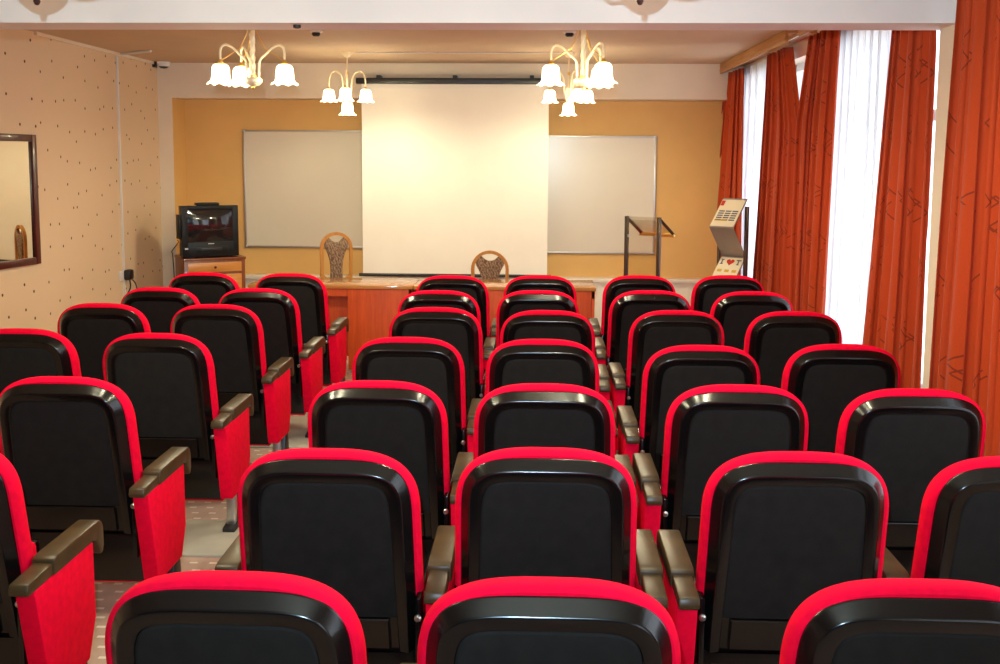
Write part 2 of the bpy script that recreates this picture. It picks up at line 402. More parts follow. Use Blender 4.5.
# ------------------------------------------------------------------ curtains
def cloth(name, X, edges, z0, z1, pleats, amp, mat, label, cat, group, k0=None, k1=None, seed=0):
    """edges: (y_start, y_end) at the bottom and at the top; pleated sheet with its own thickness"""
    (b0, b1), (t0, t1) = edges; rnd = random.Random(seed)
    nu, nv = pleats*14, 26; ph = [rnd.uniform(-.5, .5) for _ in range(pleats+2)]; am = [rnd.uniform(.55, 1.2) for _ in range(pleats+2)]
    vs = []; fs = []; uv = []; length = (b1-b0)*1.45
    for j in range(nv+1):
        tv = j/nv; z = z0+(z1-z0)*tv; e = [tv if q is None else max(0.0, (z-q)/(z1-q)) for q in (k0, k1)]
        y0 = b0+(t0-b0)*e[0]; y1 = b1+(t1-b1)*e[1]; pw = (y1-y0)/pleats
        for i in range(nu+1):
            tu = i/nu; k = tu*pleats; ki = int(min(k, pleats-1)); fr = k-ki
            a = am[ki]*(1-fr)+am[ki+1]*fr; p = ph[ki]*(1-fr)+ph[ki+1]*fr
            w = (sin(2*pi*k + p + .5*sin(3*tv+p*4)*(1-tv)) + .45*sin(2*pi*k*1.73 + 2.1*seed + .6*sin(2.2*tv)))/1.25
            vs.append((X + amp*a*w*(1.0-.25*tv), y0+(y1-y0)*tu + .20*pw*sin(4*pi*k+2*p), z))
            uv.append((tu*length+seed*.37, z))
    for j in range(nv):
        for i in range(nu):
            q = j*(nu+1)+i; fs.append((q, q+1, q+nu+2, q+nu+1))
    me = bpy.data.meshes.new(name); me.from_pydata(vs, [], fs); me.materials.append(mat)
    ul = me.uv_layers.new(name='UVMap')
    for lp in me.loops: ul.data[lp.index].uv = uv[lp.vertex_index]
    me.polygons.foreach_set('use_smooth', [True]*len(me.polygons)); me.update()
    o = link(name, me)
    if mat is M['curtain']:
        md = o.modifiers.new('thickness', 'SOLIDIFY'); md.thickness = .003
    return tag(o, label, cat, group)
XC = 1.885
def ye(px, py, X=XC): return at(px, py, X=X).y
G = 'rust curtains along the window wall'
def cur(X, bl, br, tl, tr, pleats, amp, lab, seed, zt=2.585, zb=.04, mat='curtain', cat='curtain', g=G, name='curtain', k0=None, k1=None):
    # pixel edges (x, y) read from the photograph: left = far end; extrapolated to the full drop
    def line(a, b):
        ya, yb = at(*a, X=X), at(*b, X=X)
        k = (yb.y-ya.y)/(yb.z-ya.z)
        return ya.y+k*(zb-ya.z), ya.y+k*(zt-ya.z)
    l, r = line(bl, tl), line(br, tr)
    if k0: r = (at(*br, X=X).y, r[1])       # this edge hangs straight below the height k0 / k1
    if k1: l = (at(*bl, X=X).y, l[1])
    return cloth(name, X, ((r[0], l[0]), (r[1], l[1])), zb, zt, pleats, amp, M[mat], lab, cat, g, k0, k1, seed=seed)
cur(XC, (713, 200), (741, 200), (727, 75), (743, 68), 6, .05, 'rust curtain farthest from the camera, beside the orange wall', 1)
cur(XC, (759, 240), (794.5, 200), (771, 60), (789, 52), 7, .048, 'rust curtain hanging in front of the gap, far side, right of the magazine rack', 2, k0=1.98)
cur(XC, (797.5, 200), (824, 270), (811, 60), (837, 50), 7, .048, 'rust curtain closing the left side of the wide white sheer', 3, k1=1.98)
cur(XC, (866, 330), (917, 330), (893, 40), (931, 40), 6, .055, 'rust patterned curtain between the wide sheer and the cream pilaster', 4)
cur(1.78, (937, 350), (1075, 350), (962, 20), (1085, 20), 10, .055, 'nearest rust patterned curtain at the right edge, in front of the pilaster', 5, zt=2.6)
XS = 1.965
def she(bl, br, tl, tr, pl, lab, seed):
    cur(XS, bl, br, tl, tr, pl, .020, lab, seed, zt=2.6, mat='sheer', cat='sheer curtain', g='white sheer curtains', name='sheer_curtain')
she((728, 240), (785, 240), (735, 75), (793, 60), 9, 'narrow white sheer between the two farthest rust curtains', 11)
she((806, 300), (896, 300), (822, 50), (905, 45), 12, 'wide bright white sheer between rust curtains, nearer the camera', 12)
for y0, y1, lab in [(7.40, YF-.01, 'far wooden pelmet above the farthest curtains'), (4.86, 7.02, 'near wooden pelmet above the wide sheer, behind the beam')]:
    b = MB(); b.box(1.770, 1.795, y0, y1, 2.575, CEIL-.001, .003); b.box(1.795, 1.999, y0, y1, 2.645, CEIL-.001); b.box(1.765, 1.775, y0, y1, 2.60, 2.612, .002)
    o = b.build('pelmet', M['pelmet']); tag(o, lab, 'pelmet', 'wooden pelmets over the windows')
    MB().box(1.86, 1.875, y0, y1, 2.625, 2.645).build('curtain_rail', M['white_plastic'], o)

# ------------------------------------------------------------------ auditorium chairs
HB = .95; LEAN = radians(10.5); VB = .60
def outline(inset=0.0, n=40, v0=0.0, top=VB):
    """closed back outline (u, v): straight flared sides, superellipse top; offset inward by inset"""
    pts = [(-.257, v0)]
    for i in range(n+1):
        a = pi - pi*i/n; e = 2/3.0; ry = .205; vc = top-ry
        cu, sv = cos(a), sin(a)
        u = .2525*math.copysign(abs(cu)**e, cu); v = vc+ry*abs(sv)**e
        pts.append((u, v))
    pts.append((.257, v0))
    if inset:
        m = len(pts); out = []
        for i, p in enumerate(pts):
            a, b = Vector(pts[i-1]), Vector(pts[(i+1) % m]); q = Vector(p)
            if i == 0: nrm = Vector((1, 0))
            elif i == m-1: nrm = Vector((-1, 0))
            else:
                t = (b-a).normalized(); nrm = Vector((t.y, -t.x))
            w = q + nrm*inset; out.append((w.x, max(w.y, v0) if i not in (0, m-1) else v0))
        pts = out
    return pts
def bk(u, v, t):
    """back plane coordinates -> chair space; t>0 is towards the rear (-Y)"""
    d = VB - v
    return (u, d*sin(LEAN) - t*cos(LEAN), HB - .005 - d*cos(LEAN) - t*sin(LEAN)*.0 + (0 if t < 0 else -t*sin(LEAN)))
def loops(mb, rings, cap0=True, cap1=True, smooth=True):
    n = len(rings[0]); vs = [p for r in rings for p in r]; fs = []
    for i in range(len(rings)-1):
        for j in range(n): fs.append((i*n+j, i*n+(j+1) % n, (i+1)*n+(j+1) % n, (i+1)*n+j))
    mb.add(vs, fs, smooth); b = len(mb.v)-len(vs)
    if cap0: mb.f.append(tuple(b+j for j in range(n))); mb.sm.append(False)
    if cap1: mb.f.append(tuple(b+(len(rings)-1)*n+j for j in range(n))[::-1]); mb.sm.append(False)
    return mb
def ring(ins, t, v0): return [bk(u, v, t) for u, v in outline(ins, v0=v0)]
def sq(ins, t, v0, n=40):
    """squarer ring for the hard shell: tighter corners the farther in it lies"""
    ex = 3.0 + ins*42; e = 2/ex; w = .2525 - ins; wb = .2575 - ins + ins*.16; top = VB - ins*.94; ry = .205 - ins*.5; vc = top - ry
    pts = [(-wb, v0)]
    for i in range(n+1):
        a = pi - pi*i/n; cu, sv = cos(a), sin(a)
        v = vc + ry*abs(sv)**e; k = max(0, (top-v)/(top-v0))
        pts.append(((w + (wb-w)*k)*math.copysign(abs(cu)**e, cu), v))
    pts.append((wb, v0))
    return [bk(u, v, t) for u, v in pts]
def chair_meshes():
    R = {}
    c = MB(); loops(c, [ring(.012, .006, .10), ring(.003, -.001, .10), ring(0, -.012, .10), ring(.0, -.036, .10), ring(.006, -.052, .10), ring(.020, -.066, .10), ring(.045, -.076, .10), ring(.09, -.083, .10)])
    R['backrest_cushion'] = c.mesh('backrest_cushion', M['red'], 80)
    s = MB(); loops(s, [sq(.021, -.005, 0), sq(.020, .004, 0), sq(.022, .010, 0), sq(.0225, .0106, 0), sq(.0425, .0362, 0), sq(.0432, .0371, 0), sq(.0452, .0390, 0), sq(.0478, .0402, 0), sq(.0508, .0408, 0), sq(.0518, .0408, 0), sq(.0765, .0386, 0), sq(.077, .0384, 0), sq(.081, .030, 0)])
    R['backrest_shell'] = s.mesh('backrest_shell', M['shell'], 45)
    p = MB(); loops(p, [sq(.079, .024, .112), sq(.0805, .0345, .112), sq(.086, .0365, .112)])
    R['back_panel'] = p.mesh('back_panel', M['panel'])
    lp = MB(); pts = [(-.167, .012), (.167, .012), (.165, .108), (-.165, .108)]
    loops(lp, [[bk(u, v, .030) for u, v in pts], [bk(u, v, .040) for u, v in pts], [bk(u*.98, .06+(v-.06)*.94, .043) for u, v in pts]], smooth=False)
    R['kick_plate'] = lp.mesh('kick_plate', M['shell'])
    # seat, folded up between the arms, hidden from behind by the backrest
    Ms = Matrix.Translation((0, .235, .22)) @ Matrix.Rotation(radians(4), 4, 'X')
    R['seat'] = MB().box(-.195, .195, -.035, .045, .0, .35, .022, Ms).mesh('seat', M['red'])
    R['seat_pan'] = MB().box(-.188, .188, .04, .07, .008, .34, .010, Ms).mesh('seat_pan', M['shell'])
    sb = MB().box(-.008, .008, .03, .45, .27, .525, .004)
    R['side_bracket'] = sb.mesh('side_bracket', M['shell'])
    R['base_board'] = MB().box(-.255, .255, .105, .129, .15, .42, .004).mesh('base_board', M['shell'])
    R['base_rail'] = MB().box(-.255, .255, .13, .17, .135, .165, .004).mesh('base_rail', M['red'])
    # armrest at x = 0 (front block, lower rear step is its sub-part)
    prof = [(.075, .535), (.075, .583), (.10, .590), (.36, .592)] + [(.36+p[0], .552+p[1]) for p in arc(0, 0, .040, 80, 0, 5)] + [(.402, .50), (.392, .478), (.374, .478), (.366, .50), (.352, .532), (.33, .538)]
    R['armrest'] = MB().prism(prof, -.034, .034, 'x', .006, 2).mesh('armrest', M['arm'])
    st = MB().prism([(-.065, .532), (-.07, .545), (-.062, .567), (.076, .573), (.076, .535)], -.0285, .0285, 'x', .006, 2)
    R['armrest_step'] = st.mesh('armrest_step', M['arm'])
    R['side_panel'] = MB().prism([(-.035, .534), (.335, .534), (.338, .29), (.285, .175), (.045, .175)], -.029, .029, 'x', .006, 2).mesh('side_panel', M['red'])
    lg = MB().box(-.02, .02, .10, .14, .02, .178, .003); R['leg'] = lg.mesh('leg', M['steel'])
    R['foot'] = MB().prism([(.06, 0), (.34, 0), (.34, .03), (.28, .055), (.27, .176), (.20, .176), (.19, .05), (.06, .03)], -.028, .028, 'x', .004).mesh('foot', M['black'])
    b = MB().lathe([(0, 0), (.010, 0), (.010, -.006), (.006, -.010), (0, -.010)], n=10)
    b.v = [(p[0], p[2], p[1]) for p in b.v]; R['bolt'] = b.mesh('bolt', M['steel'])
    return R
CH = chair_meshes()
ARM = .299
def chair(x, y, label, left, right, rz=0.0):
    e = empty('auditorium_chair', (x, y, 0), rz, label, 'chair', 'red and black auditorium chairs in rows')
    link('backrest_cushion', CH['backrest_cushion'], e)
    sh = link('backrest_shell', CH['backrest_shell'], e)
    link('back_panel', CH['back_panel'], sh); link('kick_plate', CH['kick_plate'], sh)
    st = link('seat', CH['seat'], e); link('seat_pan', CH['seat_pan'], st)
    for sx in (-1, 1): link('bolt', CH['bolt'], link('side_bracket', CH['side_bracket'], e, (sx*.248, 0, 0)), (0, .03, .47))
    link('base_board', CH['base_board'], e); link('base_rail', CH['base_rail'], e)
    for on, sx in ((left, -1), (right, 1)):
        if not on: continue
        loc = (sx*ARM, 0, 0)
        a = link('armrest', CH['armrest'], e, loc); link('armrest_step', CH['armrest_step'], a)
        link('side_panel', CH['side_panel'], e, loc)
        l = link('leg', CH['leg'], e, loc); link('foot', CH['foot'], l)
    return e
TOPS = dict(
 C=[(549, 577), (545, 449), (546, 384), (541, 339), (546.5, 310), (539, 290), (538.5, 275)],
 B=[(237, 571), (330, 450), (380, 381), (411, 337), (436, 307), (443, 290), (453, 275)],
 D=[None, (793, 453), (737, 385), (700, 345), (677, 310), (648, 290), (638, 275)],
 E=['x', None, (910, 389), (839, 344), (793, 311), (751, 291), (726, 275)],
 A=['x', None, (71, 377), (159, 333), (217, 304), (261, 288), (293, 273)],
 Z=['x', 'x', 'x', None, (105, 303), (162, 287), (205, 272)])
CX = dict(Z=-2.2816, A=-1.6705, B=-.5567, C=.0286, D=.698, E=1.301)
ARMS = dict(Z=(1, 0), A=(1, 1), B=(1, 0), C=(1, 1), D=(1, 0), E=(1, 1))
WHERE = dict(Z='column along the left wall', A='column left of the aisle', B='column right of the aisle', C='middle column',
             D='column right of the paired armrests', E='column beside the curtains')
ORD = ['nearest the camera', 'second from the camera', 'third from the camera', 'fourth from the camera', 'fifth from the camera', 'sixth from the camera', 'seventh and farthest from the camera']
ROWX = [0, .002, .003, .0, .030, -.020, -.006]
LEFTX = dict(A=[0, 0, 0, -.002, -.055, .035, .022], E=[0, -.02, -.012, 0, 0, 0, 0], Z=[0, 0, 0, -.036, -.048, .058, .04], B=[-.008, 0, 0, 0, 0, 0, 0], D=[.020, 0, 0, 0, 0, 0, 0])
for c, lst in TOPS.items():
    vis = 0
    for r, t in enumerate(lst):
        if t == 'x': continue
        if t is None: y = 1.8033+.8334*r
        else: y = at(t[0], t[1], Z=HB).y
        if r == 0: y -= .025
        if (c, r) == ('Z', 3): y += .12
        if (c, r) == ('D', 0): y += .035
        x = CX[c]*1.022 + ROWX[r] + (LEFTX[c][r] if c in LEFTX else 0)
        if c in 'AZ' : pos = {'A': ['first', 'second', 'third', 'fourth', 'fifth', 'sixth'], 'Z': ['first', 'second', 'third', 'fourth']}[c][vis]
        else: pos = ['first', 'second', 'third', 'fourth', 'fifth', 'sixth', 'seventh'][vis if c != 'E' else vis]
        n = len([q for q in lst if q != 'x'])
        far = 'farthest' if vis == n-1 else 'nearest' if vis == 0 else pos
        lab = 'red black-backed chair, %s, %s' % (WHERE[c], 'nearest the camera' if vis == 0 else 'farthest from the camera' if vis == n-1 else pos+' counting from the camera')
        chair(x, y, lab, *ARMS[c]); vis += 1

# ------------------------------------------------------------------ chandeliers
def shade_mesh():
    b = MB(); prof = [(.016, .0), (.034, -.003), (.045, -.014), (.049, -.032), (.050, -.060), (.0515, -.082), (.057, -.098), (.067, -.108), (.079, -.113)]
    def mod(i, r, a):
        k = max(0, (i-4)/4.0)
        return r*(1+.05*k*cos(8*a)), -.006*k*cos(8*a)
    b.lathe(prof, n=48, mod=mod)
    me = b.mesh('lamp_shade', M['shade']); return me
SHADE = shade_mesh()
BULB = MB().lathe([(.0, -.085), (.012, -.082), (.021, -.068), (.022, -.055), (.014, -.04), (.012, -.02), (0, -.02)], n=12).mesh('bulb', M['bulb'])
COLLAR = MB().lathe([(.0, .022), (.010, .022), (.012, .010), (.022, .004), (.020, -.003), (0, -.003)], n=14).mesh('collar', M['gold'])
def hang(parent, P, base, s=1.0, f=1.0):
    for nm, me in (('lamp_shade', SHADE), ('bulb', BULB), ('collar', COLLAR)):
        o = link(nm, me, parent, P); o.scale = (s, s, s)
    w = Vector(base) + Vector(P)
    lamp('bulb_light', (w.x, w.y, w.z-.095*s), LAMP_W*f, LAMP_COL, .02)
def bez(pts, n=24):
    """Catmull-Rom through the points"""
    P = [Vector(p) for p in pts]; P = [2*P[0]-P[1]] + P + [2*P[-1]-P[-2]]; out = []
    m = len(P)-3
    for i in range(m):
        for k in range(n//m + 1):
            t = k/(n//m + 1); a, b, c, d = P[i:i+4]
            out.append(.5*((2*b)+(c-a)*t+(2*a-5*b+4*c-d)*t*t+(3*b-a-3*c+d)*t**3))
    return out + [P[-2]]
def big_chandelier(base, angs, label):
    # origin at the ceiling; rope-twist stem, bowl, arms rising from the bowl, over and down to the shades
    e = empty('chandelier', base, 0, label, 'chandelier', 'chandeliers hanging from the ceiling')
    zb = 2.15 - CEIL
    st = MB(); n = 60; L = -zb-.02
    vs = []; fs = []; m = 12
    for i in range(n+1):
        z = -.02 - L*i/n
        for j in range(m):
            a = 2*pi*j/m; r = .015*(1+.16*cos(3*(a+i*.35))); vs.append((r*cos(a), r*sin(a), z))
    for i in range(n):
        for j in range(m): fs.append((i*m+j, i*m+(j+1) % m, (i+1)*m+(j+1) % m, (i+1)*m+j))
    st.add(vs, fs, True); st.build('stem', M['cream'], e)
    MB().lathe([(0, 0), (.055, 0), (.055, -.012), (.03, -.035), (.014, -.04), (0, -.04)], n=24).build('canopy', M['cream'], e)
    MB().lathe([(.016, zb+.05), (.04, zb+.047), (.053, zb+.035), (.052, zb+.02), (.035, zb+.003), (.012, zb-.004), (0, zb-.004)], n=28).build('bowl', M['cream'], e)
    MB().lathe([(0, zb-.004), (.008, zb-.006), (.010, zb-.014), (.004, zb-.022), (0, zb-.024)], n=12).build('finial', M['gold'], e)
    MB().lathe([(.020, zb+.05), (.020, zb+.058), (.016, zb+.062)], n=16).build('stem_ring', M['gold'], e)
    R_ = .185
    for a in angs:
        q = radians(a); d = Vector((cos(q), sin(q), 0)); P = lambda r, z: d*r + Vector((0, 0, zb+z))
        MB().tube(bez([P(.034, .04), P(.035, .09), P(.042, .145), P(.075, .178), P(.11, .212), P(.148, .232), P(.175, .222), P(R_, .195), P(R_, .150)], 40), .0068, 8).build('arm', M['cream'], e)
        hang(e, d*R_ + Vector((0, 0, zb+.122)), base, 1.0, 1.25)
        # thin brass stay from the top of the stem down to the collar
        MB().tube([(d.x*.01, d.y*.01, -.06), tuple(d*.03+Vector((0, 0, zb+.30))), tuple(d*.07+Vector((0, 0, zb+.215))), tuple(d*(R_-.01)+Vector((0, 0, zb+.146)))], .0028, 6).build('stay', M['gold'], e)
    return e
def small_chandelier(base, angs, label, zb=2.235):
    e = empty('chandelier', base, 0, label, 'chandelier', 'chandeliers hanging from the ceiling'); z = zb-CEIL
    MB().lathe([(0, 0), (.045, 0), (.045, -.012), (.030, -.04), (.010, -.05), (0, -.05)], n=24).build('canopy', M['cream'], e)
    MB().tube([(0, 0, -.04), (0, 0, z+.10)], .008, 10).build('stem', M['cream'], e)
    MB().lathe([(0, -.17), (.012, -.172), (.014, -.185), (.008, -.20), (0, -.2)], n=12).build('stem_ring', M['gold'], e)
    MB().lathe([(.008, z+.13), (.020, z+.12), (.022, z+.04), (.028, z+.03), (.018, z+.01), (.010, z-.004), (0, z-.004)], n=18).build('hub', M['cream'], e)
    R_ = .165
    for a in angs:
        q = radians(a); d = Vector((cos(q), sin(q), 0)); P = lambda r, zz: d*r + Vector((0, 0, z+zz))
        MB().tube(bez([P(.02, .05), P(.035, .10), P(.045, .20), P(.07, .25), P(.105, .265), P(.14, .25), P(R_-.005, .20), P(R_, .13)], 40), .0065, 8).build('arm', M['cream'], e)
        hang(e, d*R_ + Vector((0, 0, z+.108)), base, .98, .92)
    hang(e, Vector((0, 0, z-.005)), base, .98, .92)
    return e
big_chandelier((at(253, 75, Y=5.85).x, 5.85, CEIL), [2, 127, 186], 'large cream chandelier with three lit bell shades, just behind the beam, left')
big_chandelier((at(583, 75, Y=5.85).x, 5.85, CEIL), [182, 55, 305], 'large cream chandelier just behind the beam, right, overlapping the smaller one')
small_chandelier((at(347, 60, Y=8.96).x, 8.96, CEIL), [0, 180, 275], 'small cream chandelier hanging over the left edge of the projection screen')
small_chandelier((at(569, 60, Y=8.96).x, 8.96, CEIL), [2, 180, 300], 'small far chandelier hanging over the right edge of the projection screen')
def bronze_chandelier(base, label):
    e = empty('chandelier', base, 0, label, 'chandelier', 'chandeliers hanging from the ceiling'); z = 2.197-CEIL
    MB().lathe([(0, 0), (.06, 0), (.06, -.012), (.02, -.05), (0, -.05)], n=24).build('canopy', M['bronze'], e)
    MB().tube([(0, 0, -.04), (0, 0, z+.09)], .011, 10).build('stem', M['bronze'], e)
    MB().lathe([(.011, z+.14), (.03, z+.12), (.062, z+.085), (.070, z+.062), (.060, z+.038), (.038, z+.018), (.018, z+.008), (0, z+.006)], n=20, mod=lambda i, r, a: (r*(1+.07*cos(10*a)), 0), smooth=False).build('bowl', M['bronze'], e)
    MB().lathe([(0, z+.008), (.008, z+.006), (.011, z-.002), (.006, z-.012), (0, z-.014)], n=12).build('finial', M['bronze'], e)
    for a in (0, 120, 240):
        q = radians(a+5); d = Vector((cos(q), sin(q), 0)); P = lambda r, zz: d*r + Vector((0, 0, z+zz))
        MB().tube(bez([P(.05, .07), P(.10, .055), P(.15, .055), P(.185, .075), P(.20, .12), P(.20, .18), P(.185, .26), P(.20, .30), P(.24, .31), P(.255, .27), P(.255, .23)], 50), .0065, 8).build('arm', M['bronze'], e)
        hang(e, d*.255 + Vector((0, 0, z+.21)), base, 1.0, 1.6)
bronze_chandelier((at(37, 5, Y=3.02).x, 3.02, CEIL), 'dark bronze chandelier whose finial tip shows at the top left edge')
bronze_chandelier((at(640, 5, Y=3.02).x, 3.02, CEIL), 'dark bronze chandelier whose finial tip shows at the top right of centre')

# ------------------------------------------------------------------ ceiling fittings
def detector(px, py, z, lab, mat='white_plastic'):
    p = at(px, py, Z=z)
    e = empty('ceiling_sensor', (p.x, p.y, z), 0, lab, 'sensor')
    MB().lathe([(0, 0), (.05, 0), (.05, -.010), (.042, -.016), (0, -.016)], n=20).build('base', M['white_plastic'], e)
    MB().lathe([(.030, -.016), (.032, -.030), (.022, -.042), (0, -.044)], n=18).build('cap', M['black'], e)
detector(316, 30.5, CEIL, 'small round sensor on the ceiling between the two left chandeliers')
detector(569.5, 31, CEIL, 'small round sensor on the ceiling beside the right large chandelier')
p = at(297, 25, Z=2.343)
o = MB().lathe([(0, 0), (.018, 0), (.018, -.012), (.008, -.016), (0, -.016)], (p.x, p.y, 2.343), 12).build('ceiling_hook', M['black'])
tag(o, 'tiny dark fixing on the underside of the white beam', 'hook')
# security camera
p = at(160, 63, Y=9.93)
e = empty('security_camera', (XL+.001, 9.90, p.z), 0, 'small white dome security camera in the far upper left corner', 'camera')
MB().box(0, .03, -.03, .03, -.045, .035, .005).build('bracket', M['black'], e)
MB().tube([(.02, 0, .0), (.06, 0, .0)], .012, 8).build('arm', M['black'], e)
MB().lathe([(0, .055), (.045, .050), (.064, .028), (.066, .0), (.060, -.008)], (.105, 0, -.01), 22).build('housing', M['white_plastic'], e)
MB().lathe([(.058, -.006), (.052, -.026), (.032, -.042), (0, -.048)], (.105, 0, -.01), 20).build('dome', M['black'], e)
MB().lathe([(.0605, -.004), (.0605, -.012), (.054, -.028), (.050, -.028)], (.105, 0, -.01), 20).build('dome_ring', M['white_plastic'], e)

# ------------------------------------------------------------------ front of the room
def board(x0, x1, z0, z1, label, tilt=0):
    y = YB-.002
    e = empty('whiteboard', ((x0+x1)/2, y, z0), 0, label, 'whiteboard', 'whiteboards on the back wall')
    w = (x1-x0)/2; h = z1-z0
    MB().box(-w+.01, w-.01, -.018, 0, .01, h-.01).build('writing_surface', M['board'], e)
    f = MB(); f.box(-w, w, -.024, 0, h-.018, h, .003); f.box(-w, w, -.024, 0, 0, .018, .003); f.box(-w, -w+.018, -.024, 0, .018, h-.018, .003); f.box(w-.018, w, -.024, 0, .018, h-.018, .003)
    f.build('frame', M['alu'], e)
    for sx in (-1, 1):
        for z in (.0, h): MB().box(sx*(w-.01)-.013, sx*(w-.01)+.013, -.028, 0, abs(z-.01)-.013, abs(z-.01)+.013, .004).build('corner_cap', M['alu'], e)
    return e
a = at(243.5, 130, Y=YB); b = at(243.5, 247, Y=YB)
board(a.x, a.x+2.0, b.z, a.z, 'whiteboard left of the projection screen, between it and the television')
a = at(656.5, 136, Y=YB); b = at(656.5, 254, Y=YB)
board(a.x-2.0, a.x, b.z, a.z, 'whiteboard right of the projection screen, behind the metal lectern')

YS = 9.86
a = at(361.5, 84, Y=YS); b = at(549, 84, Y=YS); q = at(450, 275, Y=YS); tp = at(450, 84, Y=YS)
e = empty('projection_screen', ((a.x+b.x)/2, YS, q.z), 0, 'large pull-down white projection screen hanging in the middle of the back wall', 'projection screen')
w = (b.x-a.x)/2; h = tp.z-q.z
MB().box(-w, w, -.0015, .0015, 0, h).build('screen_cloth', M['screen'], e)
MB().tube([(-w-.04, 0, -.004), (w+.04, 0, -.004)], .016, 10).build('bottom_bar', M['black'], e)
MB().box(-w-.05, w+.04, -.045, .05, h-.002, h+.055, .008).build('roller_case', M['black'], e)
for x in (-.0, -.75, .75): MB().box(x-.02, x+.02, -.01, YF-YS, h+.05, h+.085, .003).build('bracket', M['black'], e)

# desks (three abutting: the photo shows one seam)
DZ = .725
fl = at(241, 287, Z=DZ); f1 = at(413, 286, Z=DZ); f2 = at(596.5, 288, Z=DZ)
YD0 = (f1.y+f2.y)/2; YD1 = at(420, 278.3, Z=DZ).y
def desk(x0, x1, label, ped):
    w = x1-x0; d = YD1-YD0
    e = empty('desk', (x0, YD0, 0), 0, label, 'desk', 'orange wooden desks at the front')
    MB().box(.002, w-.002, 0, d, DZ-.028, DZ, .004).build('desktop', M['desktop'], e)
    MB().box(.01, w-.01, .02, .04, DZ-.09, DZ-.029).build('front_rail', M['desk'], e)
    MB().box(.03, w-.03, .16, .18, .12, DZ-.03).build('modesty_panel', M['desk'], e)
    p0, p1 = ped
    MB().box(p0, p1, .015, d-.02, .04, DZ-.029, .003).build('pedestal', M['desk'], e)
    for x in (.012, w-.037): MB().box(x, x+.025, .02, d-.02, 0, DZ-.029, .002).build('side_panel', M['desk'], e)
    return e
wA = f1.x-fl.x; wB = f2.x-f1.x; pk = at(348, 300, Y=YD0+.02).x-fl.x
desk(fl.x, f1.x, 'left orange wooden desk, partly in front of the tall oval-backed chair', (pk, wA-.04))
desk(f1.x, f2.x, 'right orange wooden desk, in front of the lower oval-backed chair', (.04, wB-.04))

# oval-backed wooden chairs
def stadium(w, h, rt, n=16):
    """round-topped, softly rounded bottom loop in (x, z), z from 0 to h"""
    pts = [(w*cos(radians(a)), h-rt+rt*sin(radians(a))) for a in [180-180*i/n for i in range(n+1)]]
    rb = w*.62
    pts += [(w*cos(radians(-a)), rb - rb*sin(radians(a))) for a in [90*i/6 for i in range(1, 7)]]
    pts += [(-w*cos(radians(90-90*i/6)), rb - rb*sin(radians(90-90*i/6))) for i in range(1, 6)]
    return pts
def oval_chair(px, ptop, Y, rz, label, W_=.175, H_=.46, zseat=.46):
    t = at(px, ptop, Y=Y); z1 = t.z; z0 = z1-H_
    e = empty('oval_back_chair', (t.x, Y, 0), rz, label, 'chair', 'oval-backed wooden chairs behind the desks')
    pts = stadium(W_, H_, W_)
    outer = pts; k = .028
    def inner(p):
        cx, cz = 0, min(max(p[1], W_*.62), H_-W_); v = Vector((p[0]-cx, p[1]-cz)); L = v.length
        v = v*((L-k)/L); return (cx+v.x, cz+v.y)
    inn = [inner(p) for p in outer]; n = len(outer); b = MB(); vs = []
    for ring_, y in ((outer, -.014), (outer, .014), (inn, .014), (inn, -.014)): vs += [(p[0], y, z0+p[1]) for p in ring_]
    fs = []
    for r in range(4):
        for j in range(n): fs.append((r*n+j, r*n+(j+1) % n, ((r+1) % 4)*n+(j+1) % n, ((r+1) % 4)*n+j))
    b.add(vs, fs); b.build('back_frame', M['oak'], e)
    # vase-shaped upholstered splat with a scooped top
    hw = W_-k
    half = [(.46*hw, .03), (.44*hw, .12), (.50*hw, .20), (.66*hw, .27), (.86*hw, .325), (.93*hw, .36), (.80*hw, .392), (.62*hw, .415), (.50*hw, .405), (.32*hw, .380), (.12*hw, .368)]
    sc = H_/.46; poly = [(x, z0+z*sc) for x, z in half] + [(-x, z0+z*sc) for x, z in half[::-1]]
    MB().prism(poly, -.013, .013, 'y', .004).build('splat', M['tapestry'], e)
    MB().box(-.21, .21, -.43, .0, zseat-.05, zseat, .02).build('seat', M['tapestry'], e)
    MB().box(-.20, .20, -.41, .0, zseat-.09, zseat-.05, .006).build('seat_frame', M['oak'], e)
    for sx in (-1, 1):
        x = sx*(W_-.014)
        MB().tube([(x, .06, 0), (x, .03, zseat*.5), (x, .012, zseat), (x, .0, z0+.14)], [.013, .016, .018, .013], 8).build('leg', M['oak'], e)
        MB().tube([(sx*.18, -.39, 0), (sx*.18, -.385, zseat-.08)], [.012, .018], 8).build('leg', M['oak'], e)
    return e
oval_chair(336, 232, 9.05, radians(24), 'taller oval-backed wooden chair behind the left desk, beside the screen edge', .150, .46, .46)
oval_chair(490, 250.5, 8.95, radians(-6), 'lower oval-backed wooden chair in front of the projection screen', .172, .46, .42)

# television cabinet and television
ang = radians(30)
cl_ = at(184, 259, Y=9.22); TZ = cl_.z
WC = .57                                         # cabinet width; its front-left corner is at px (184, 259)
cc = cl_ + Vector((cos(ang), sin(ang), 0))*(WC/2)
e = empty('television_cabinet', (cc.x, cc.y, 0), ang, 'brown wooden cabinet with a small drawer under the television', 'cabinet')
w = WC/2; D = .46
MB().box(-w, w, 0, D, .04, TZ-.02, .003).build('body', M['cabinet'], e)
MB().box(-w-.008, w+.008, -.012, D, TZ-.022, TZ, .003).build('cabinet_top', M['cabinet'], e)
dr = MB().box(-w+.035, w-.035, -.008, .02, TZ-.135, TZ-.045, .003).build('drawer', M['drawer'], e)
b = MB(); bm = bmesh.new(); bmesh.ops.create_uvsphere(bm, u_segments=14, v_segments=10, radius=.013, matrix=Matrix.Translation((0, -.022, TZ-.09))); b.frombm(bm, None, True)
